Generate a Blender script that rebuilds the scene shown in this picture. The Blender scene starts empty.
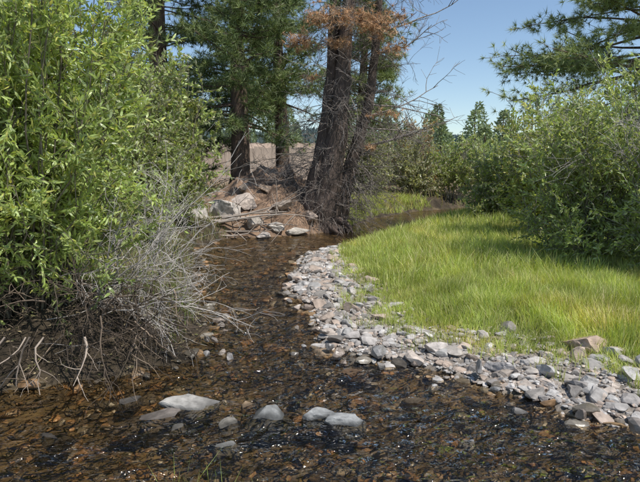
import bpy, math, numpy as np
from mathutils import Vector
R = np.random.RandomState(7)
def nrm(v):
    v=np.asarray(v,float); return v/(np.linalg.norm(v,axis=-1,keepdims=True)+1e-9)
# ---------------------------------------------------------------- builder
class MB:
    def __init__(s): s.v=[];s.c=[];s.f=[];s.n=0
    def add(s,v,f,mat=0,col=(1,1,1)):
        v=np.asarray(v,float).reshape(-1,3); c=np.asarray(col,float)
        if c.ndim==1: c=np.tile(c,(len(v),1))
        s.v.append(v); s.c.append(c); s.f.append((np.asarray(f,int)+s.n,mat)); s.n+=len(v)
    def build(s,name,mats,smooth=()):
        V=np.concatenate(s.v); C=np.concatenate(s.c)
        loops=np.concatenate([f.ravel() for f,m in s.f])
        tot=np.concatenate([np.full(len(f),f.shape[1]) for f,m in s.f])
        mi=np.concatenate([np.full(len(f),m) for f,m in s.f])
        st=np.concatenate([[0],np.cumsum(tot)[:-1]])
        me=bpy.data.meshes.new(name); me.vertices.add(len(V)); me.vertices.foreach_set('co',V.ravel().astype(np.float32))
        me.loops.add(len(loops)); me.loops.foreach_set('vertex_index',loops.astype(np.int32))
        me.polygons.add(len(tot)); me.polygons.foreach_set('loop_start',st.astype(np.int32))
        me.polygons.foreach_set('loop_total',tot.astype(np.int32))
        me.polygons.foreach_set('material_index',mi.astype(np.int32))
        sm=np.isin(mi,list(smooth)); me.polygons.foreach_set('use_smooth',sm)
        a=me.color_attributes.new('Col','FLOAT_COLOR','POINT')
        a.data.foreach_set('color',np.hstack([np.clip(C,0,1),np.ones((len(C),1))]).astype(np.float32).ravel())
        for m in mats: me.materials.append(m)
        me.update(calc_edges=True)
        o=bpy.data.objects.new(name,me); bpy.context.collection.objects.link(o); return o
def tube(mb,P,r,sides=5,mat=0,col=(1,1,1)):
    P=np.asarray(P,float); n=len(P); r=np.broadcast_to(np.asarray(r,float),(n,))
    T=nrm(np.gradient(P,axis=0)); up=np.array([0.31,0.17,0.93]) if abs(T[0,2])<.9 else np.array([1.,.1,0])
    A=nrm(np.cross(T,up)); B=np.cross(T,A)
    a=np.arange(sides)*2*math.pi/sides
    V=P[:,None]+r[:,None,None]*(A[:,None]*np.cos(a)[None,:,None]+B[:,None]*np.sin(a)[None,:,None])
    i=np.arange(n-1)[:,None]*sides; j=np.arange(sides)[None]; k=(j+1)%sides
    F=np.stack([i+j,i+k,i+sides+k,i+sides+j],-1).reshape(-1,4)
    mb.add(V.reshape(-1,3),F,mat,col)
def leaves(mb,p,d,L,W,col,mat=1,fine=True):
    N=len(p); d=nrm(d); s=nrm(np.cross(d,R.normal(size=(N,3)))); u=np.cross(s,d)
    L=np.broadcast_to(L,(N,))[:,None]; W=np.broadcast_to(W,(N,))[:,None]
    if fine:
        m1=p+d*L*.3+u*L*.04; m2=p+d*L*.68; tip=p+d*L-u*L*.12
        V=np.stack([p,m1+s*W*.45,m1-s*W*.45,m2+s*W*.38,m2-s*W*.38,tip],1)
        b=np.arange(N)[:,None]*6
        c=np.repeat(col,6,0)
        n0=mb.n; mb.add(V.reshape(-1,3),b+np.array([[1,2,4,3]]),mat,c)
        mb.f.append((b+np.array([[0,2,1]])+n0,mat)); mb.f.append((b+np.array([[3,4,5]])+n0,mat))
    else:
        m=p+d*L*.5
        V=np.stack([p,m+s*W*.5+u*W*.15,p+d*L,m-s*W*.5+u*W*.15],1)
        mb.add(V.reshape(-1,3),np.arange(N)[:,None]*4+np.array([[0,1,2,3]]),mat,np.repeat(col,4,0))
def snoise(x,y,s=1.,seed=0,oct=4):
    r=np.random.RandomState(seed); o=0;a=1;f=1/s
    for k in range(oct):
        for q in range(3):
            th=r.uniform(0,6.28);ph=r.uniform(0,6.28)
            o=o+a*np.sin((x*math.cos(th)+y*math.sin(th))*f*6.28+ph+1.3*np.sin(y*f*2.1+x*f*1.3+ph))/3
        a*=.5;f*=2.1
    return o
def lerp(a,b,t): return a+(b-a)*t
def sst(a,b,x): t=np.clip((x-a)/(b-a),0,1); return t*t*(3-2*t)
# ---------------------------------------------------------------- materials
def mat(name): 
    m=bpy.data.materials.new(name); m.use_nodes=True; m.node_tree.nodes.clear(); return m,m.node_tree.nodes,m.node_tree.links
def N(nd,t,**k):
    n=nd.new(t)
    for a,b in k.items():
        if a in n.inputs.keys() : n.inputs[a].default_value=b
        else: setattr(n,a,b)
    return n
def leafmat(name,trans=.35,rough=.5,spec=.3,tcol=(1.3,1.25,.5)):
    m,nd,l=mat(name); at=N(nd,'ShaderNodeAttribute',attribute_name='Col')
    p=N(nd,'ShaderNodeBsdfPrincipled',Roughness=rough); p.inputs['Specular IOR Level'].default_value=spec
    t=N(nd,'ShaderNodeBsdfTranslucent'); mx=N(nd,'ShaderNodeMixShader'); mx.inputs[0].default_value=trans
    mu=N(nd,'ShaderNodeVectorMath',operation='MULTIPLY'); mu.inputs[1].default_value=tcol
    o=N(nd,'ShaderNodeOutputMaterial')
    l.new(at.outputs['Color'],p.inputs['Base Color']); l.new(at.outputs['Color'],mu.inputs[0]); l.new(mu.outputs[0],t.inputs['Color'])
    l.new(p.outputs[0],mx.inputs[1]); l.new(t.outputs[0],mx.inputs[2]); l.new(mx.outputs[0],o.inputs[0]); return m
def roughmat(name,scale=(8,8,8),lo=.6,hi=1.3,bump=.3,dist=.02,rough=.85,det=8,spec=.3):
    m,nd,l=mat(name); at=N(nd,'ShaderNodeAttribute',attribute_name='Col'); tc=N(nd,'ShaderNodeTexCoord')
    mp=N(nd,'ShaderNodeMapping'); mp.inputs['Scale'].default_value=scale
    nz=N(nd,'ShaderNodeTexNoise'); nz.inputs['Scale'].default_value=1; nz.inputs['Detail'].default_value=det; nz.inputs['Roughness'].default_value=.65
    mr=N(nd,'ShaderNodeMapRange'); mr.inputs[1].default_value=.3; mr.inputs[2].default_value=.7; mr.inputs[3].default_value=lo; mr.inputs[4].default_value=hi
    mu=N(nd,'ShaderNodeVectorMath',operation='SCALE')
    p=N(nd,'ShaderNodeBsdfPrincipled',Roughness=rough); p.inputs['Specular IOR Level'].default_value=spec
    b=N(nd,'ShaderNodeBump'); b.inputs['Strength'].default_value=bump; b.inputs['Distance'].default_value=dist
    o=N(nd,'ShaderNodeOutputMaterial')
    l.new(tc.outputs['Object'],mp.inputs[0]); l.new(mp.outputs[0],nz.inputs['Vector']); l.new(nz.outputs['Fac'],mr.inputs[0])
    l.new(at.outputs['Color'],mu.inputs[0]); l.new(mr.outputs[0],mu.inputs['Scale']); l.new(mu.outputs[0],p.inputs['Base Color'])
    l.new(nz.outputs['Fac'],b.inputs['Height']); l.new(b.outputs[0],p.inputs['Normal']); l.new(p.outputs[0],o.inputs[0]); return m
M_leaf=leafmat('willow_leaf',.4,.36,.55,(1.3,1.2,.65)); M_grass=leafmat('grass_blade',.4,.5,.3); M_needle=leafmat('pine_needle',.18,.5,.4,(1.2,1.2,.6))
M_bark=roughmat('bark',(14,14,3),.45,1.6,.9,.06,.9); M_twig=roughmat('twig',(20,20,20),.75,1.2,.1,.005,.85)
M_rock=roughmat('rock',(11,11,11),.6,1.35,.7,.02,.8); M_ground=roughmat('ground',(6,6,6),.45,1.5,.9,.08,.95,12)
M_wet=roughmat('wet_rock',(14,14,14),.5,1.5,.4,.01,.35,6,.5); M_wood=roughmat('weathered_wood',(9,9,1.5),.75,1.2,.3,.01,.85)
# ---------------------------------------------------------------- terrain
RB=[(30,1),(6,3),(3.2,3.6),(2.28,3.85),(1.85,4.1),(1.69,4.45),(1.08,4.9),(.7,5.25),(.12,5.5),(-.02,6.7),(-.42,8.4),(-.4,10),(-.3,12),(.3,13.2),(1.0,14.3),(2.1,16.4),(3.4,19.2),(5.0,22.3),(8.4,25.6),(14,30)]
LB=[(14,32.5),(8,28.5),(4.2,25),(2.2,21.6),(1.2,18.8),(.7,17.0),(-.3,15.9),(-1.4,15.3),(-2.4,15.0),(-2.9,13),(-2.4,11),(-1.8,8),(-1.35,6.4),(-1.3,5.3),(-1.8,4.75),(-3,4.45),(-6,3.9),(-30,2)]
POLY=np.array(RB+LB+[(-30,-30),(30,-30)],float)
def sdist(x,y,POLY=POLY):
    x=np.asarray(x,float);y=np.asarray(y,float); D=np.full(x.shape,1e9); ins=np.zeros(x.shape,bool)
    n=len(POLY)
    for i in range(n):
        ax,ay=POLY[i];bx,by=POLY[(i+1)%n]; dx,dy=bx-ax,by-ay
        t=np.clip(((x-ax)*dx+(y-ay)*dy)/(dx*dx+dy*dy),0,1)
        D=np.minimum(D,np.hypot(x-ax-t*dx,y-ay-t*dy))
        c=((ay>y)!=(by>y)); xi=ax+(y-ay)*dx/(dy if dy else 1e-9); ins^=(c&(x<xi))
    return np.where(ins,-D,D)
def rightside(x,y):
    return sst(-.3,.3,x-np.interp(y,[0,4,6,10,13,15,17,20,24,30,40],[-.6,-.6,-.6,-1.2,-1.2,-.1,1.4,2.7,4.6,11,16]))
GB=np.array([(30,2.6),(6,3.9),(2.9,4.25),(2.65,4.7),(2.5,5.05),(2.3,5.3),(1.8,5.55),(1.3,5.85),(.92,6.3),(.75,7.8),(.42,10.5),(.35,12.5),(.75,13.6),(1.3,14.6),(2.25,16.4),(3.5,19.1),(5.1,22.2),(8.5,25.4),(14,29.7),(60,31),(60,3)],float)
def gdist(x,y): return sdist(x,y,GB)+.15*snoise(x,y,.8,41,4)*(y<15)
def height(x,y):
    d=sdist(x,y)+snoise(x,y,1.1,3,3)*.12
    rs=rightside(x,y)
    hin=-.02-.2*sst(0,.9,-d)+.015*snoise(x,y,.3,5,2)
    hr=.02+.05*np.clip(d,0,3)+.10*sst(.8,2.2,d)+.03*snoise(x,y,1.5,9,3)*sst(0,.6,d)+.012*snoise(x,y,.15,10,2)
    hl=.02+.42*sst(0,.6,d)+.12*np.clip(d,0,5)*.6+.08*snoise(x,y,.7,11,4)*sst(0,.4,d)
    h=np.where(d<0,hin,lerp(hl,hr,rs))
    m=np.exp(-(((x+1.5)/1.7)**2+((y-18.9)/2.3)**2))
    h=h+np.where(d>0,1.15*m*sst(0,1.2,d)*(1+.22*snoise(x,y,.9,14,4)),0)
    far=sst(27,48,y)*(1-sst(2,12,x)); h=h+3.2*far*(d>0)
    h=h+sst(150,380,y)*13*(1+.3*np.sin(x*.012+1.2)+.12*np.sin(x*.05))+sst(60,160,np.abs(x))*3
    return h
def axis(lo,a,b,hi,st,g=1.09):
    c=list(np.arange(a,b,st)); s=st;x=c[-1]
    while x<hi: s*=g;x+=s;c.append(x)
    s=st;x=a;L=[]
    while x>lo: s*=g;x-=s;L.append(x)
    return np.array(L[::-1]+c)
xs=axis(-420,-4,5,420,.06);ys=axis(-40,2.6,20,480,.07,1.06)
X,Y=np.meshgrid(xs,ys); Z=height(X,Y); d=sdist(X,Y)+snoise(X,Y,1.1,3,3)*.12; rs=rightside(X,Y); gb=gdist(X,Y)
n1=snoise(X,Y,.8,21,4)[...,None]; n2=snoise(X,Y,4,22,4)[...,None]
bed=np.array([.12,.09,.052])*(1+.5*n1); grav=np.array([.30,.26,.22])*(1+.15*n1)
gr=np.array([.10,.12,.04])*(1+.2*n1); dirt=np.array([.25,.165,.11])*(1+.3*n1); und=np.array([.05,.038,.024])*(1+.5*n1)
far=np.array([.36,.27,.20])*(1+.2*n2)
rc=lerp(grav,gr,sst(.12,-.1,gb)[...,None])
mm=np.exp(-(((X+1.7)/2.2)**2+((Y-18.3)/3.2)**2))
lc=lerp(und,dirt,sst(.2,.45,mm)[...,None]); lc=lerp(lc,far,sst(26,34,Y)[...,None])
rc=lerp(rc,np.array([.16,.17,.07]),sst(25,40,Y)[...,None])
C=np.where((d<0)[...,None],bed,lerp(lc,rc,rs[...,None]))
C=lerp(C,np.array([.06,.085,.075])*np.ones(3),sst(120,200,Y)[...,None])
mb=MB(); ny,nx=X.shape
i=(np.arange(ny-1)[:,None]*nx+np.arange(nx-1)[None]).ravel()
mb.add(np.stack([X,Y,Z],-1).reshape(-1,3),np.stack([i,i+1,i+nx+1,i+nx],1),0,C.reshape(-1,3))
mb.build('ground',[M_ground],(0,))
def H(x,y): return float(height(np.array([float(x)]),np.array([float(y)]))[0])
# ---------------------------------------------------------------- water
m,nd,l=mat('creek_water')
tc=N(nd,'ShaderNodeTexCoord'); mp=N(nd,'ShaderNodeMapping'); mp.inputs['Scale'].default_value=(.8,1.1,1)
a=N(nd,'ShaderNodeTexNoise'); a.inputs['Scale'].default_value=5; a.inputs['Detail'].default_value=2; a.inputs['Distortion'].default_value=1.2
b2=N(nd,'ShaderNodeTexNoise'); b2.inputs['Scale'].default_value=15; b2.inputs['Detail'].default_value=2; b2.inputs['Distortion'].default_value=1.0
at=N(nd,'ShaderNodeAttribute',attribute_name='Col'); sp=N(nd,'ShaderNodeSeparateColor')
mu=N(nd,'ShaderNodeMath',operation='MULTIPLY'); ad=N(nd,'ShaderNodeMath',operation='MULTIPLY_ADD')
bp=N(nd,'ShaderNodeBump'); bp.inputs['Strength'].default_value=1; bp.inputs['Distance'].default_value=.13
l.new(tc.outputs['Object'],mp.inputs[0])
for q in (a,b2): l.new(mp.outputs[0],q.inputs['Vector'])
l.new(at.outputs['Color'],sp.inputs[0])
l.new(b2.outputs['Fac'],mu.inputs[0]); l.new(sp.outputs[0],mu.inputs[1])
l.new(mu.outputs[0],ad.inputs[0]); ad.inputs[1].default_value=.6
sc=N(nd,'ShaderNodeMath',operation='MULTIPLY'); l.new(a.outputs['Fac'],sc.inputs[0]); 
m2=N(nd,'ShaderNodeMapRange'); m2.inputs[3].default_value=.35; l.new(sp.outputs[0],m2.inputs[0]); l.new(m2.outputs[0],sc.inputs[1]); l.new(sc.outputs[0],ad.inputs[2]); l.new(ad.outputs[0],bp.inputs['Height'])
fr=N(nd,'ShaderNodeFresnel'); fr.inputs['IOR'].default_value=1.5; gl=N(nd,'ShaderNodeBsdfGlossy'); gl.inputs['Roughness'].default_value=.05
tr=N(nd,'ShaderNodeBsdfTransparent'); tr.inputs['Color'].default_value=(.85,.77,.63,1)
mx=N(nd,'ShaderNodeMixShader'); o=N(nd,'ShaderNodeOutputMaterial')
l.new(bp.outputs[0],fr.inputs['Normal']); l.new(bp.outputs[0],gl.inputs['Normal']); l.new(fr.outputs[0],mx.inputs[0]); l.new(tr.outputs[0],mx.inputs[1]); l.new(gl.outputs[0],mx.inputs[2])
fo=N(nd,'ShaderNodeTexNoise'); fo.inputs['Scale'].default_value=30; fo.inputs['Detail'].default_value=5; fo.inputs['Roughness'].default_value=.65; fo.inputs['Distortion'].default_value=2
m3=N(nd,'ShaderNodeMapping'); m3.inputs['Scale'].default_value=(.5,1.4,1); l.new(tc.outputs['Object'],m3.inputs[0]); l.new(m3.outputs[0],fo.inputs['Vector'])
fm=N(nd,'ShaderNodeMapRange'); fm.inputs[1].default_value=.60; fm.inputs[2].default_value=.74; l.new(fo.outputs['Fac'],fm.inputs[0])
fx=N(nd,'ShaderNodeMath',operation='MULTIPLY'); l.new(fm.outputs[0],fx.inputs[0]); l.new(sp.outputs[1],fx.inputs[1])
df=N(nd,'ShaderNodeBsdfDiffuse'); df.inputs[0].default_value=(.66,.68,.70,1); mx2=N(nd,'ShaderNodeMixShader')
l.new(fx.outputs[0],mx2.inputs[0]); l.new(mx.outputs[0],mx2.inputs[1]); l.new(df.outputs[0],mx2.inputs[2]); l.new(mx2.outputs[0],o.inputs[0])
wx=axis(-32,-4,5,32,.04,1.2);wy=axis(-25,2.4,9,34,.04,1.04); WX,WY=np.meshgrid(wx,wy)
rif=np.zeros_like(WX)
for (cx,cy,sx,sy,a_) in [(.1,5.0,.9,.35,1),(.9,3.7,1.0,.5,.9),(-.9,3.5,.8,.35,.6),(-.5,6.2,.4,.8,.8),(-.9,9.5,.5,1.5,.7),(-2.2,3.5,.8,.4,.5),(2.2,3.3,.8,.3,.8),(-.1,4.2,.7,.3,.6)]:
    rif+=a_*np.exp(-(((WX-cx)/sx)**2+((WY-cy)/sy)**2))
rif=np.clip(rif*(1+.9*snoise(WX,WY,.5,51,3)),0,1)
WZ=.010*snoise(WX,WY,.45,31,3)*sst(1.,3,20-WY)+rif*.012*snoise(WX,WY*1.3,.17,33,2)
fade=sst(17,10,WY)
COL=np.stack([np.clip(.35+.65*rif,0,1)*lerp(.3,1,fade),rif*.55,0*rif],-1).reshape(-1,3)
mb=MB(); ny,nx=WX.shape; i=(np.arange(ny-1)[:,None]*nx+np.arange(nx-1)[None]).ravel()
mb.add(np.stack([WX,WY,WZ],-1).reshape(-1,3),np.stack([i,i+1,i+nx+1,i+nx],1),0,COL); mb.build('creek_water',[m],(0,))
# ---------------------------------------------------------------- rocks
def ico(sub):
    import bmesh
    b=bmesh.new(); bmesh.ops.create_icosphere(b,subdivisions=sub,radius=1); b.verts.ensure_lookup_table()
    v=np.array([q.co[:] for q in b.verts]); f=np.array([[q.index for q in t.verts] for t in b.faces]); b.free(); return v,f
ICO={k:ico(k) for k in (2,3,4)}
def stone(sub,rr,planes=9,jit=.03,lo=.5,hi=.85):
    v,f=ICO[sub]; v=v.copy()
    for k in range(planes):
        n=nrm(rr.normal(size=3)); dd=rr.uniform(lo,hi); s=v@n; o=np.clip(s-dd,0,None); v-=o[:,None]*n
    v+=nrm(v)*(rr.normal(size=(len(v),1))*jit); return v,f
RR=np.random.RandomState(3)
VAR=[stone(2,RR,9,.03,.4,.8)[0] for k in range(30)]
def rotz(a,tilt=0,ta=0):
    c,s=math.cos(a),math.sin(a); Rz=np.array([[c,-s,0],[s,c,0],[0,0,1]])
    c,s=math.cos(tilt),math.sin(tilt); Rx=np.array([[1,0,0],[0,c,-s],[0,s,c]]); return Rz@Rx
def scatter(mb,pts,size,cols,flat=(.35,.7),sink=.3):
    f=ICO[2][1]; zz=height(pts[:,0],pts[:,1])
    for (x,y),s,c,z in zip(pts,size,cols,zz):
        v=VAR[R.randint(30)]; sc=np.array([s*.58,s*.58*R.uniform(.5,1),s*.58*R.uniform(*flat)])
        v=(v*sc)@rotz(R.uniform(0,6.28),R.normal()*.3).T
        v=v+np.array([x,y,z+sc[2]*(1-2*sink)]); mb.add(v,f,0,c)
def pick(n,fn,box):
    out=[]
    while len(out)<n:
        x=R.uniform(box[0],box[1],n*3);y=R.uniform(box[2],box[3],n*3); k=fn(x,y); out+=list(zip(x[k],y[k]))
    return np.array(out[:n])
def stonecol(n,wet=False):
    pal=np.array([[.42,.39,.36],[.33,.30,.275],[.47,.43,.395],[.26,.235,.21],[.42,.33,.265],[.40,.32,.26],[.52,.49,.46],[.37,.33,.29],[.46,.39,.33],[.40,.38,.355]])
    if wet: pal=np.array([[.16,.12,.07],[.22,.14,.07],[.12,.10,.075],[.27,.16,.08],[.10,.085,.065],[.19,.165,.13]])
    return pal[R.randint(len(pal),size=n)]*R.uniform(.68,1.12,(n,1))
def gravel_zone(x,y):
    d=sdist(x,y);g=gdist(x,y); return (d>-.12)&(g>-.08-.3*R.rand(len(x))**2)&(rightside(x,y)>.5)&(y<15)
mb=MB()
for n,lo,hi,box in ((6500,.02,.055,(-.7,3.6,3.6,8.5)),(1100,.05,.12,(-.7,3.6,3.6,9)),(190,.12,.26,(-.7,3.6,3.6,9)),(1700,.05,.13,(-.8,1.4,8.2,15)),(90,.15,.28,(-.8,1.2,8.2,13))):
    p=pick(n,gravel_zone,box); s=R.uniform(lo,hi,n); scatter(mb,p,s,stonecol(n),flat=(.25,.6),sink=.33)
mb.build('gravel_bar',[M_rock])
mb=MB()
for n,lo,hi,box in ((2600,.03,.10,(-3.2,4,2.6,7)),(380,.1,.22,(-3,4,2.6,9)),(500,.1,.25,(-3,1,7,15))):
    p=pick(n,lambda x,y:sdist(x,y)<0,box); s=R.uniform(lo,hi,n); scatter(mb,p,s,stonecol(n,True),flat=(.25,.5),sink=.38)
p=pick(60,lambda x,y:(sdist(x,y)<0)&(sdist(x,y)>-.5)&(x>-1.2),(-1.2,3.5,3.0,8)); scatter(mb,p,R.uniform(.05,.15,60),stonecol(60)*.6,flat=(.5,.9),sink=-.3)
mb.build('creek_bed_stones',[M_wet])
def rock(name,x,y,w,dpt,h,col,seed,z=None,rot=0,tilt=0,sink=.3):
    r=np.random.RandomState(seed); v,f=stone(4,r,14,0,.42,.8)
    v=v*(1+.06*snoise(v[:,0]+v[:,2]*.7,v[:,1]-v[:,2],.7,seed,4)[:,None])
    v=(v*np.array([w/2,dpt/2,h/2])*1.2)@rotz(rot,tilt).T; z0=max(H(x,y),-.06) if z is None else z
    v=v+np.array([0,0,h*(.5-sink)]); c=np.array(col)*(1+.2*snoise(v[:,0],v[:,1],.1,seed,3)[:,None])
    wetm=sst(.04,.008,v[:,2]+z0)[:,None]; c=c*(1-.65*wetm)
    mb=MB(); mb.add(v,f,0,c); o=mb.build(name,[M_rock]); o.location=(x,y,z0); return o
for a_ in [(-.97,4.24,.54,.34,.19,(.35,.33,.30),1,.3),(-1.27,3.97,.52,.32,.13,(.26,.22,.19),2,.5),(-1.02,3.83,.22,.13,.12,(.21,.19,.16),3,1),
    (-.38,4.02,.42,.26,.18,(.22,.22,.21),4,.1),(.0,4.02,.24,.24,.15,(.28,.28,.27),5,.5),(.17,3.93,.42,.22,.17,(.31,.31,.30),6,2.9),
    (-.60,3.52,.26,.15,.12,(.28,.27,.25),7,.3),(-.66,3.88,.2,.14,.12,(.22,.2,.17),8,1),(-.55,4.2,.13,.1,.12,(.3,.21,.13),9,1),(1.0,3.62,.12,.08,.1,(.42,.42,.42),10,0),
    (.02,5.45,.26,.2,.12,(.40,.29,.19),11,1),(2.6,5.3,.5,.4,.22,(.40,.30,.23),12,0),(1.6,4.85,.3,.25,.15,(.40,.37,.35),13,2),
    (1.15,5.35,.3,.2,.12,(.46,.41,.37),14,.1),(2.2,4.5,.25,.2,.12,(.37,.35,.33),15,.9),(.3,5.9,.22,.2,.13,(.37,.35,.33),16,.4),(.35,4.95,.3,.22,.12,(.26,.16,.09),17,.3),
    (-1.8,3.7,.24,.18,.12,(.13,.11,.09),20,.3),(-1.5,4.3,.24,.15,.14,(.17,.15,.13),21,.8),(-.15,4.55,.16,.12,.1,(.16,.12,.08),22,.8),(.75,4.3,.2,.14,.1,(.18,.13,.08),23,.1),(1.5,4.1,.2,.12,.12,(.28,.26,.24),24,.1),
    (-.25,8.6,.3,.25,.18,(.36,.34,.32),18,.4),(-.1,10.3,.4,.3,.2,(.38,.35,.32),19,.4)]:
    x,y,w,dp,h,c,s,ro=a_; rock('rock',x,y,w,dp,h,c,s,rot=ro)
for a_ in [(-2.6,15.6,1.1,.7,.7,(.50,.45,.40),31,.2,.35),(-1.8,15.5,.8,.5,.42,(.44,.39,.34),32,1,0),(-1.2,15.6,.7,.5,.3,(.46,.42,.37),33,2,0),(-.7,15.75,.8,.5,.28,(.42,.38,.33),34,.2,0),
   (-2.1,16.2,.8,.7,.5,(.42,.35,.3),35,.5,0),(-1.1,16.3,.8,.6,.35,(.36,.3,.25),36,.1,0),(-3.3,15.2,.7,.5,.4,(.40,.36,.32),37,.1,0),(-1.5,15.1,.4,.3,.2,(.36,.32,.29),38,.1,0),(-.3,16.4,.5,.5,.3,(.30,.24,.2),39,.1,0),(-1.6,17.2,.6,.5,.35,(.34,.26,.2),40,.7,0),(-2.3,17.4,.5,.4,.3,(.35,.28,.22),41,.7,0)]:
    x,y,w,dp,h,c,s,ro,ti=a_; rock('bank_boulder',x,y,w,dp,h,c,s,rot=ro,tilt=ti,z=max(H(x,y),0),sink=.25)
# ---------------------------------------------------------------- board fence behind the pines
R=np.random.RandomState(30); mb=MB()
def box(mb,c,s,col):
    v=np.array([(x,y,z) for x in(-.5,.5) for y in(-.5,.5) for z in(-.5,.5)])*np.array(s)+np.array(c)
    mb.add(v,[[0,1,3,2],[4,6,7,5],[0,4,5,1],[2,3,7,6],[0,2,6,4],[1,5,7,3]],0,col)
x=-9.
while x<1.0:
    w_=R.uniform(.19,.24); z0=H(x,30); hgt=2.05+R.normal()*.012; box(mb,(x+w_/2,30+R.normal()*.004,z0+hgt/2-.05),(w_,.024,hgt),np.array([.68,.55,.46])*R.uniform(.93,1.06)); x+=w_+.003
x=-9.
while x<1.0:
    box(mb,(x,30.1,H(x,30)+.95),(.1,.1,2.0),(.4,.31,.25))
    if x+2.<1.2:
        for rz in (.35,1.5):
            za=H(x,30)+rz;zb=H(x+2,30)+rz; tube(mb,[(x,30.07,za),(x+2,30.07,zb)],.045,4,0,(.42,.33,.27))
    x+=2.
mb.build('board_fence',[M_wood])
# ---------------------------------------------------------------- branches
def bend(p,d,L,n,jit,grav=0.):
    P=[np.array(p,float)]; d=nrm(d); st=L/n
    for k in range(n):
        d=nrm(d+R.normal(size=3)*jit+np.array([0,0,grav])); P.append(P[-1]+d*st)
    return np.array(P)
def twiggy(mb,p,d,L,r,depth,mat=0,col=(.3,.28,.25),jit=.16,grav=0.,kids=5,tips=None,ang=.8,fl=.55,minr=.0016,t0=.25):
    n=max(3,int(4+depth)); P=bend(p,d,L,n,jit,grav); rr=np.linspace(r,max(r*.3,minr),n+1)
    tube(mb,P,rr,5 if r>.02 else 3,mat,np.array(col)*R.uniform(.8,1.15))
    if depth>0:
        for k in range(kids):
            t=R.uniform(t0,1)*n; i=min(int(t),n-1); q=lerp(P[i],P[i+1],t-i); dd=nrm(nrm(P[i+1]-P[i])+R.normal(size=3)*ang)
            twiggy(mb,q,dd,L*fl*R.uniform(.6,1.15),max(r*.45,minr),depth-1,mat,col,jit,grav,kids,tips,ang,fl,minr,t0)
def willow(name,c,rad,ht,stems,twigs,lpt,L,W,pal,seed,stemcol=(.16,.14,.10),low=.15,fine=False,tw=(.3,.6),bare=0,thick=1.):
    global R; R=np.random.RandomState(seed); mb=MB(); z0=H(*c)-.05; pal=np.array(pal)
    pp=[];dd=[];cc=[]
    for s in range(stems):
        a=R.uniform(0,6.28); q=math.sqrt(R.rand()); el=R.uniform(low,1)
        hh=ht*(el if R.rand()<.6 else R.uniform(.65,1.0))
        k_=math.sqrt(max(.1,1-.6*(hh/ht)**2)); rx=rad[0]*q*k_; ry=rad[1]*q*k_
        end=np.array([c[0]+math.cos(a)*rx,c[1]+math.sin(a)*ry,z0+hh*R.uniform(.85,1.15)])
        st=np.array([c[0]+math.cos(a)*rad[0]*.25*q,c[1]+math.sin(a)*rad[1]*.25*q,z0])
        mid=lerp(st,end,.5)+np.array([0,0,.15*hh])+R.normal(size=3)*.08*ht*.3
        t=np.linspace(0,1,9)[:,None]; P=(1-t)**2*st+2*t*(1-t)*mid+t*t*end; P[1:-1]+=R.normal(size=(7,3))*.012*ht
        r0=.004*ht*R.uniform(.7,1.5)*thick; tube(mb,P,np.linspace(r0,.003,9),4,0,np.array(stemcol)*R.uniform(.7,1.3))
        tone=R.uniform(.7,1.25)
        for k in range(twigs):
            tt=R.uniform(.2,1)*8; i=min(int(tt),7); q0=lerp(P[i],P[i+1],tt-i)
            dr=nrm(nrm(P[i+1]-P[i])*.7+R.normal(size=3)*.7+np.array([0,0,.15])); TL=R.uniform(*tw)
            T=bend(q0,dr,TL,4,.15,-.03); tube(mb,T,np.linspace(.0035,.0015,5) if fine else np.linspace(.006,.003,5),3,0,np.array(stemcol)*R.uniform(.8,1.4))
            n=max(2,int(lpt*R.uniform(.6,1.3))); u=R.uniform(.1,1,n)*4; ii=np.minimum(u.astype(int),3); lp=T[ii]+(T[ii+1]-T[ii])*(u-ii)[:,None]
            ld=nrm((T[ii+1]-T[ii]))*1+R.normal(size=(n,3))*.65+np.array([0,0,-.1])
            pp.append(lp);dd.append(ld); cc.append(pal[R.randint(len(pal),size=n)]*R.uniform(.75,1.25,(n,1))*tone)
    pp=np.concatenate(pp);dd=np.concatenate(dd);cc=np.concatenate(cc); n=len(pp)
    leaves(mb,pp,dd,R.uniform(.6,1.2,n)*L,R.uniform(.7,1.2,n)*W,cc,1,fine)
    for k in range(bare):
        a=R.uniform(0,6.28); q=R.uniform(.2,.9)
        p=np.array([c[0]+math.cos(a)*rad[0]*q*.6,c[1]+math.sin(a)*rad[1]*q*.6,z0+ht*.5])
        twiggy(mb,p,(math.cos(a)*.4,math.sin(a)*.4,1),ht*R.uniform(.3,.52),.012,2,0,(.36,.33,.3),.1,0,5,minr=.0025)
    return mb.build(name,[M_twig,M_leaf],(0,))
G1=[(.41,.51,.15),(.35,.45,.12),(.50,.58,.22),(.30,.39,.11),(.44,.52,.25)]
G2=[(.32,.39,.16),(.38,.45,.20),(.25,.32,.13),(.43,.48,.27)]
G3=[(.38,.41,.23),(.43,.44,.28),(.31,.35,.18),(.42,.40,.28)]
GY=[(.56,.55,.16),(.58,.55,.18),(.47,.51,.17)]
willow('willow_shrub',(-2.85,5.4),(1.55,1.2),3.7,96,20,30,.085,.021,G1*3+GY[:1],41,fine=True,low=.16,thick=.7)
willow('willow_shrub',(-3.4,4.95),(1.1,.8),3.2,40,18,26,.085,.021,G1,42,fine=True,low=.10,thick=.7)
willow('willow_shrub',(-3.3,9.5),(1.2,1.2),3.0,50,16,20,.10,.035,G3+G1,43)
willow('willow_shrub',(-3.6,13.5),(1.6,1.3),3.9,60,18,22,.12,.05,G3+G1,44)
willow('willow_shrub',(-7.0,11.5),(2.2,1.6),4.6,60,18,22,.13,.055,G2+G1,45)
willow('willow_shrub',(-5.6,19.5),(2.0,1.5),3.6,50,16,20,.15,.06,G2,46)
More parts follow.
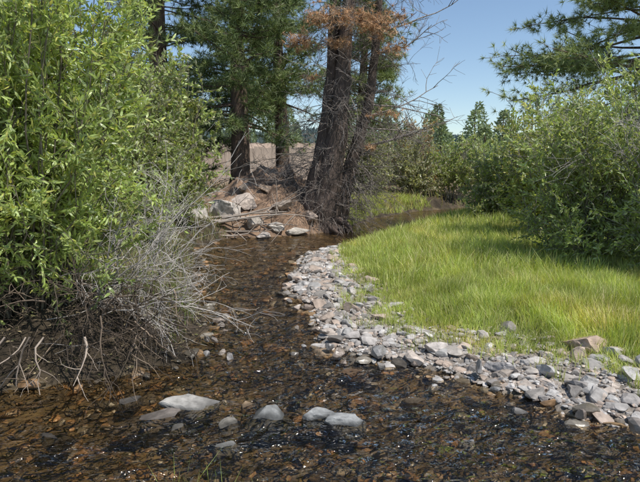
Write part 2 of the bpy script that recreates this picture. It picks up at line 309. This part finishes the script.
# right side shrubs
willow('willow_shrub',(4.35,9.3),(1.3,1.2),2.6,80,19,22,.085,.030,G2+G1,51,low=.12,bare=5,stemcol=(.26,.24,.2))
willow('willow_shrub',(5.2,8.0),(1.3,1.1),2.65,72,19,22,.085,.029,G2+G1[:2],52,low=.15,bare=16,stemcol=(.28,.26,.23))
willow('willow_shrub',(4.9,12.2),(1.3,1.2),3.1,62,18,21,.10,.038,G1+GY,53,stemcol=(.3,.28,.25),bare=6)
willow('willow_shrub',(7.4,12.8),(2.0,1.8),3.8,64,18,22,.12,.045,G2+G1,54,bare=10)
willow('willow_shrub',(5.4,17.0),(1.3,1.2),2.0,50,14,20,.12,.05,G3+G1,55,bare=3,stemcol=(.3,.28,.25))
for k,(x,y,r,h,p) in enumerate([(2.0,24.8,1.2,2.4,G3),(4.2,27.8,1.7,2.8,G3),(6.6,28,1.7,2.6,G3+G1),(5.2,31,1.8,3.2,[(.48,.33,.2),(.42,.34,.2),(.34,.33,.17)]),(8.4,23.0,1.7,2.5,G3+G2),(9.5,31,2.2,2.9,G1+G2),(2.6,30,2,3.2,G2+G3),(12,22,2.4,3.6,G2),(7.4,19.6,1.3,2.1,G3+G1),(13,34,3,3.2,G2)]):
    willow('riparian_shrub',(x,y),(r,r*.8),h,44,12,16,.17,.07,p,60+k,bare=7,stemcol=(.4,.36,.32),tw=(.35,.7))
# ---------------------------------------------------------------- dead branches tangle
R=np.random.RandomState(90); mb=MB()
for k in range(34):
    p=np.array([R.uniform(-2.5,-1.6),R.uniform(4.9,6.0),R.uniform(.3,.85)])
    twiggy(mb,p,(R.uniform(.35,1),R.uniform(-.5,.3),R.uniform(-.2,.8)),R.uniform(.5,1.15),R.uniform(.005,.011),2,0,(.44,.40,.36),.17,-.01,5,ang=.55,fl=.5)
for k in range(12):
    p=np.array([R.uniform(-2.2,-1.6),R.uniform(5.2,7.0),R.uniform(.4,1.0)])
    twiggy(mb,p,(R.uniform(.1,.6),R.uniform(-.2,.3),1),R.uniform(.9,1.5),.008,2,0,(.50,.46,.42),.15,0,4,ang=.45,fl=.45)
for k in range(170):
    p=np.array([R.uniform(-3.9,-1.4),R.uniform(4.6,5.4),R.uniform(.1,.8)])
    twiggy(mb,p,(R.uniform(-1,1),R.uniform(-.7,.1),R.uniform(-.7,.4)),R.uniform(.3,.75),R.uniform(.003,.010),1,0,np.array([.12,.09,.065])*R.choice([.5,.7,1,2.2],p=[.35,.3,.25,.1]),.25,-.05,7)  # brown twigs coloured darker, painting in the deep shade under the willow
for k in range(5):
    p=np.array([R.uniform(-2.8,-1.8),4.5,.45]); twiggy(mb,p,(R.uniform(-.6,.6),-.35,-.5),R.uniform(.35,.6),.012,1,0,(.36,.29,.23),.25,0,3)
mb.build('dead_branches',[M_twig],(0,))
mb=MB(); n=5000; p=pick(n,lambda x,y:(sdist(x,y)>.0)&(rightside(x,y)<.3),(-4.5,-.9,4.0,7.5)); z=height(p[:,0],p[:,1])+R.uniform(0,.03,n)
pl=np.array([(.20,.15,.09),(.12,.09,.055),(.30,.24,.14),(.16,.15,.06),(.08,.06,.04)])
leaves(mb,np.column_stack([p,z]),R.normal(size=(n,3))*[1,1,.35],R.uniform(.04,.08,n),R.uniform(.012,.02,n),pl[R.randint(5,size=n)]*R.uniform(.7,1.2,(n,1)),0,False)
mb.build('leaf_litter',[M_twig])
mb=MB()
for k in range(9):
    twiggy(mb,(R.uniform(-3.6,-2.2),R.uniform(14.9,15.8),R.uniform(.1,.6)),(1,R.uniform(-.2,.2),R.uniform(-.1,.15)),R.uniform(1,2.2),.04,1,0,(.38,.32,.27),.08,0,4)
mb.build('driftwood',[M_twig],(0,))
# ---------------------------------------------------------------- pines
def tufts(mb,p,d,n,L,w,pal,mat=1):
    K=len(p); pal=np.array(pal); P=np.repeat(p,n,0); D=nrm(np.repeat(nrm(d),n,0)*.7+R.normal(size=(K*n,3))*.75)
    s=nrm(np.cross(D,R.normal(size=(K*n,3)))); LL=(L*R.uniform(.6,1.15,K*n))[:,None]
    V=np.stack([P-s*w*.5,P+s*w*.5,P+D*LL],1); c=np.repeat(pal[R.randint(len(pal),size=K)]*R.uniform(.7,1.25,(K,1)),n,0)
    mb.add(V.reshape(-1,3),np.arange(K*n)[:,None]*3+np.array([[0,1,2]]),mat,np.repeat(c,3,0))
PG=[(.15,.20,.07),(.18,.24,.09),(.11,.155,.06),(.24,.29,.11)]
def pine(name,x,y,ht,r0,z1,cr,seed,nb=110,lean=(0,0),tpb=50,nn=16,nl=.27,nw=.02,pal=PG,dead=14,col=(.15,.105,.08)):
    global R; R=np.random.RandomState(seed); mb=MB(); z0=H(x,y)-.15
    t=np.linspace(0,1,16); P=np.stack([x+lean[0]*t+.1*np.sin(t*5+seed),y+lean[1]*t+.08*np.cos(t*6),z0+t*ht],1)
    rr=r0*(1-t)**.8+.02; rr[0]*=1.35; tube(mb,P,rr,12,0,col)
    TP=[];TD=[]
    def at(z): return np.array([np.interp(z,P[:,2],P[:,0]),np.interp(z,P[:,2],P[:,1]),z])
    for k in range(nb):
        f=(k+R.rand())/nb; z=z0+z1+(ht-z1)*f**1.25*.98; q=at(z); a=R.uniform(0,6.28)
        L=cr*(1-f)**.5*R.uniform(.5,1.1)+.3; dr=np.array([math.cos(a),math.sin(a),R.uniform(-.35,.2)+.4*f])
        B=bend(q,dr,L,7,.09,.02); tube(mb,B,np.linspace(.04*(1-f)+.012,.008,8),4,0,col)
        n=int(tpb*R.uniform(.6,1.2)*min(1,L/cr+.2)); u=R.uniform(.3,1,n)**.7*7; ii=np.minimum(u.astype(int),6)
        b=B[ii]+(B[ii+1]-B[ii])*(u-ii)[:,None]; off=R.normal(size=(n,3))*np.array([.38,.38,.16])*(.3+.14*L); e=b+off
        for s in range(0,n,4): tube(mb,np.array([b[s],(b[s]+e[s])/2-[0,0,.03],e[s]]),.007,3,0,col)
        TP.append(e); TD.append(off+ (B[ii+1]-B[ii])*.8+[0,0,.08])
    tufts(mb,np.concatenate(TP),np.concatenate(TD),nn,nl,nw,pal)
    for k in range(dead):
        z=z0+R.uniform(.25*z1,z1*1.3); a=R.uniform(0,6.28)
        twiggy(mb,at(z),(math.cos(a),math.sin(a),R.uniform(-.4,.1)),R.uniform(.7,1.8),.018,1,0,(.2,.17,.14),.12,-.03,5,minr=.003)
    return mb.build(name,[M_bark,M_needle],(0,))
pine('pine_tree',-3.0,21,12,.36,2.6,2.4,101,nb=115,dead=24)
pine('pine_tree',-1.65,24,13,.30,3.8,2.3,102,nb=110,dead=20)
pine('pine_tree',-6.0,22.5,13,.36,1.5,3.0,103,nb=115)
pine('pine_tree',1.9,25.5,10.5,.28,3.6,1.9,104,nb=80,pal=[(.28,.33,.12),(.33,.38,.15),(.22,.27,.10)])
pine('pine_tree',-10.5,20,13,.35,1.2,3.2,105,nb=90)
pine('pine_tree',-8,28,14,.35,1.2,3.4,106,nb=80,nw=.03,nn=12)
pine('pine_tree',9.5,17,11,.32,4.2,4.3,107,nb=125,tpb=85,nw=.016,nn=22,nl=.22,pal=[(.30,.36,.14),(.24,.30,.11),(.36,.41,.17)])
pine('pine_tree',-4.6,34,14,.3,4.0,2.8,108,nb=80,nw=.03,nn=12)
# ---------------------------------------------------------------- half-dead multi-stem tree on the bank
R=np.random.RandomState(120); mb=MB(); bc=(.11,.082,.068)
def stem(pts,rad):
    pts=np.array(pts,float); s=np.linspace(0,len(pts)-1,30); k=np.arange(len(pts)); P=np.stack([np.interp(s,k,pts[:,j]) for j in range(3)],1)
    for _ in range(4): P[1:-1]=(P[:-2]+2*P[1:-1]+P[2:])/4
    P[1:-1]+=R.normal(size=(28,3))*.015
    r=np.interp(s,k,rad); tube(mb,P,r*(1+.06*np.sin(s*9)),14,0,bc); return P
S=[stem([(-.15,17.0,-.2),(-.18,17.05,.8),(.1,17.1,2.2),(.36,17.2,4.2),(.45,17.3,7.2),(.5,17.4,11)],[.5,.40,.28,.21,.15,.04]),
   stem([(.15,16.95,-.2),(.15,16.9,.8),(.42,16.9,2.2),(.68,16.9,4.4),(.85,17,7.2),(1.2,17.1,10)],[.55,.44,.32,.22,.16,.04]),
   stem([(.4,17.1,-.2),(.55,17.15,.9),(.95,17.2,2.0),(1.5,17.4,3.8),(1.8,17.6,7.0),(1.7,17.7,10)],[.42,.32,.2,.14,.11,.03])]
for k in range(20):
    a=R.uniform(0,6.28); P=bend((.1+.35*math.cos(a),17+.3*math.sin(a),.4),(math.cos(a),math.sin(a)*.8,-.8),.9,6,.15,-.05); tube(mb,P,np.linspace(.16,.02,7),6,0,bc)
for k in range(320):
    P=S[R.choice(3,p=[.38,.32,.30])]; i=R.randint(4,25); a=R.uniform(0,6.28)
    L=R.uniform(.6,1.9); dx=math.cos(a)+(.35 if P is S[2] else 0)
    twiggy(mb,P[i],(dx,math.sin(a)*.8,R.uniform(-.5,.35)),L,.015,2,0,(.25,.215,.19),.15,-.05,5,ang=.7,fl=.45,minr=.0036)
for k in range(8):
    twiggy(mb,S[2][R.randint(12,22)],(1,R.uniform(-.3,.3),R.uniform(-.1,.25)),R.uniform(1.8,2.9),.03,2,0,(.3,.26,.23),.12,.0,6,ang=.6,fl=.42,minr=.004)
TP=[];TD=[]
def clump(c,r,n):
    e=np.array(c)+R.normal(size=(n,3))*np.array(r)*.75; TP.append(e); TD.append(R.normal(size=(n,3))+[0,0,-.2])
    for s in range(0,n,3): tube(mb,np.array([np.array(c)+(e[s]-c)*.1,(e[s]+c)/2,e[s]]),.008,3,0,(.17,.13,.11))
for c,r,n in [((.1,16.0,5.9),(.35,.3,.16),100),((-.55,16.2,5.3),(.27,.2,.14),75),((1.0,16.0,5.85),(.35,.3,.17),100),((1.65,16.2,5.75),(.36,.3,.24),120),((2.1,16.5,5.2),(.25,.2,.14),40),((1.9,16.5,3.4),(.3,.2,.08),18),((2.2,16.8,6.1),(.25,.2,.15),40),((-.2,16.5,4.4),(.2,.2,.1),14),((.5,16.3,5.3),(.3,.2,.12),36),((1.3,16,2.4),(.2,.2,.07),10)]: clump(c,r,n)
tufts(mb,np.concatenate(TP),np.concatenate(TD),13,.17,.016,[(.56,.34,.19),(.48,.28,.15),(.64,.44,.27)],1)
TP=[];TD=[]
for k in range(40):
    P=S[R.randint(3)]; i=R.randint(20,29); B=bend(P[min(i,28)],R.normal(size=3)*[1,1,.3],R.uniform(.8,1.8),5,.1,0); tube(mb,B,np.linspace(.02,.006,6),3,0,bc)
    n=20; u=R.uniform(1,5,n); ii=np.minimum(u.astype(int),4); TP.append(B[ii]+R.normal(size=(n,3))*.15); TD.append(R.normal(size=(n,3)))
tufts(mb,np.concatenate(TP),np.concatenate(TD),14,.2,.015,PG,2)
mb.build('leaning_pine_tree',[M_bark,leafmat('rust_needle',.2,.7,.1,(1,1,1)),M_needle],(0,))
# ---------------------------------------------------------------- distant trees
R=np.random.RandomState(140); mb=MB(); pp=[];dd=[];cc=[]
L_=[(x,y,h) for x,y,h in zip(R.uniform(-60,75,80),R.uniform(62,110,80),R.uniform(4,7,80))]
L_+=[(11.5,60,7.0),(13,64,8.2),(15.5,58,6.9),(17,62,8.6),(10,66,5.8),(19,60,7.5),(14.3,50,4.8),(22,60,9),(20.5,64,8),(12.2,58,5.5)]
for x,y,h in L_:
    z0=H(x,y); tube(mb,[(x,y,z0),(x,y,z0+h*.5),(x,y,z0+h)],[.2,.12,.02],5,0,(.1,.07,.05)); n=1100; fat=R.uniform(.22,.34)
    f=R.rand(n)**1.3; a=R.uniform(0,6.28,n); ph=R.uniform(0,6.28); lay=(1+.15*np.sin(f*31+a*2+ph)+.2*np.sin(a*3+ph+f*7)); rr=h*fat*(1-f)**.7*np.sqrt(R.uniform(.1,1,n))*lay+.05
    pp.append(np.stack([x+rr*np.cos(a),y+rr*np.sin(a),z0+h*(.05+.95*f)],1)); dd.append(np.stack([np.cos(a),np.sin(a),R.uniform(-.5,.8,n)],1)+R.normal(size=(n,3))*.5)
    cc.append(np.array([.22,.28,.15])*R.uniform(.6,1.3,(n,1))*R.uniform(.75,1.3))
pp=np.concatenate(pp);n=len(pp); leaves(mb,pp,np.concatenate(dd),R.uniform(.25,.55,n),R.uniform(.12,.24,n),np.concatenate(cc),1,False)
mb.build('distant_trees',[M_bark,M_needle])
mb=MB(); n=5000; x=R.uniform(-250,330,n); y=R.uniform(150,400,n); z=height(x,y); P=np.repeat(np.stack([x,y,z],1),5,0); a=R.uniform(0,6.28,n*5)
hh=np.repeat(R.uniform(5,9,n),5); D=np.stack([np.cos(a)*.18,np.sin(a)*.18,np.ones(n*5)],1)
leaves(mb,P,D,hh,hh*.45,np.repeat(np.array([.14,.19,.19])*R.uniform(.7,1.3,(n,1)),5,0),0,False); mb.build('distant_forest',[M_needle])
# ---------------------------------------------------------------- grass
R=np.random.RandomState(150)
def grass(mb,p,h,w,pal,lean=.35):
    n=len(p); z=height(p[:,0],p[:,1]); a=R.uniform(0,6.28,n); b=np.stack([p[:,0],p[:,1],z-.02],1)
    s=np.stack([np.cos(a),np.sin(a),0*a],1)*(w/2)[:,None]; c=R.uniform(0,6.28,n); ln=np.stack([np.cos(c),np.sin(c),0*c],1)*(h*np.abs(R.normal(size=n))*lean)[:,None]
    wd=snoise(p[:,0],p[:,1],1.1,88,3); ln[:,0]+=h*.25*wd; ln[:,1]+=h*.2*snoise(p[:,0],p[:,1],.9,89,3)
    up=np.array([0,0,1])*h[:,None]; m=b+up*.55+ln*.35; t=b+up*R.uniform(.8,1,n)[:,None]+ln
    V=np.stack([b-s,b+s,m+s*.8,m-s*.8,t],1); k=np.arange(n)[:,None]*5; pal=np.array(pal)
    patch=(1+.24*snoise(p[:,0],p[:,1],1.0,77,4))[:,None]; yel=sst(.1,.9,snoise(p[:,0],p[:,1],1.8,78,4))[:,None]
    col=pal[R.randint(len(pal),size=n)]*R.uniform(.65,1.25,(n,1))*patch; col=col*lerp(np.ones(3),np.array([1.25,1.08,1.2]),yel)
    cc=np.repeat(col,5,0); n0=mb.n; mb.add(V.reshape(-1,3),k+np.array([[0,1,2,3]]),0,cc); mb.f.append((k+np.array([[3,2,4]])+n0,0))
GR=[(.45,.54,.14),(.50,.58,.17),(.37,.47,.115),(.55,.60,.22),(.62,.59,.31)]
mb=MB()
def gz(x,y): g=gdist(x,y); return (g<.12-.35*R.rand(len(x))**2)&(sdist(x,y)>.05)
for n,box_,h0,h1,w in ((64000,(.6,5.2,4.2,8),.09,.29,.006),(68000,(.4,8,8,14),.15,.36,.010),(50000,(.6,11,14,26),.2,.44,.017),(12000,(4,20,24,40),.3,.6,.03)):
    p=pick(n,gz,box_); g=-gdist(p[:,0],p[:,1]); h=R.uniform(h0,h1,n)*(.5+.5*sst(-.1,.8,g))*(1+.4*snoise(p[:,0],p[:,1],.6,5,4)); grass(mb,p,h,np.full(n,w)*R.uniform(.7,1.3,n),GR)
p=pick(2600,lambda x,y:(gdist(x,y)>0)&(gdist(x,y)<.6)&(sdist(x,y)>.05)&(snoise(x,y,.5,6,3)>.15)&(rightside(x,y)>.5),(.2,3.4,4.2,12)); grass(mb,p,R.uniform(.05,.22,2600),np.full(2600,.005),GR)
mb.build('meadow_grass',[M_grass])
mb=MB()
def lz(x,y): return (sdist(x,y)>.08)&(rightside(x,y)<.3)&(np.exp(-(((x+1.5)/2.0)**2+((y-18.1)/3.0)**2))<.3)
p=pick(32000,lz,(-9,-.8,5.6,20)); grass(mb,p,R.uniform(.1,.35,32000),np.full(32000,.01),[(.26,.32,.11),(.32,.28,.15),(.38,.33,.21),(.22,.28,.09)],.5)
p=pick(9000,lz,(.4,6,16,26)); grass(mb,p,R.uniform(.15,.4,9000),np.full(9000,.018),GR,.5)
p=pick(9000,lz,(-12,12,20,40)); grass(mb,p,R.uniform(.2,.5,9000),np.full(9000,.03),[(.38,.33,.19),(.46,.37,.24),(.3,.34,.13)],.5)
mb.build('bank_undergrowth',[M_grass])
mb=MB(); q=np.array([-.75,3.15]); p=q+R.normal(size=(26,2))*[.1,.08]
p2=np.array([-.35,3.0])+R.normal(size=(12,2))*[.2,.05]; p=np.concatenate([p,p2]); grass(mb,p,R.uniform(.24,.42,len(p)),np.full(len(p),.005),GR,.5); mb.build('streamside_grass_tuft',[M_grass])
# ---------------------------------------------------------------- light, sky, camera
ts=Vector((.42,-.30,.85)).normalized(); el=math.asin(ts.z); az=math.atan2(ts.x,ts.y)
sl=bpy.data.lights.new('sun','SUN'); sl.energy=5; sl.angle=math.radians(.5); sl.color=(1,.96,.89); so=bpy.data.objects.new('sun',sl); so.rotation_euler=ts.to_track_quat('Z','Y').to_euler(); bpy.context.collection.objects.link(so)
w=bpy.data.worlds.new('World'); bpy.context.scene.world=w; w.use_nodes=True; nt=w.node_tree; bg=nt.nodes['Background']
sk=nt.nodes.new('ShaderNodeTexSky'); sk.sky_type='NISHITA'; sk.sun_disc=False; sk.sun_elevation=el; sk.sun_rotation=az; sk.altitude=1200; sk.ozone_density=2.0; sk.air_density=1.2; sk.dust_density=.3
nt.links.new(sk.outputs[0],bg.inputs[0]); bg.inputs[1].default_value=.14
cam=bpy.data.cameras.new('camera'); cam.lens=32; cam.sensor_width=36; cam.clip_end=2000; co=bpy.data.objects.new('camera',cam); co.location=(0,0,1.8); co.rotation_euler=(math.radians(90-7.1),0,0)
bpy.context.collection.objects.link(co); bpy.context.scene.camera=co
vs=bpy.context.scene.view_settings; vs.view_transform='Standard'; vs.look='None'; vs.exposure=0
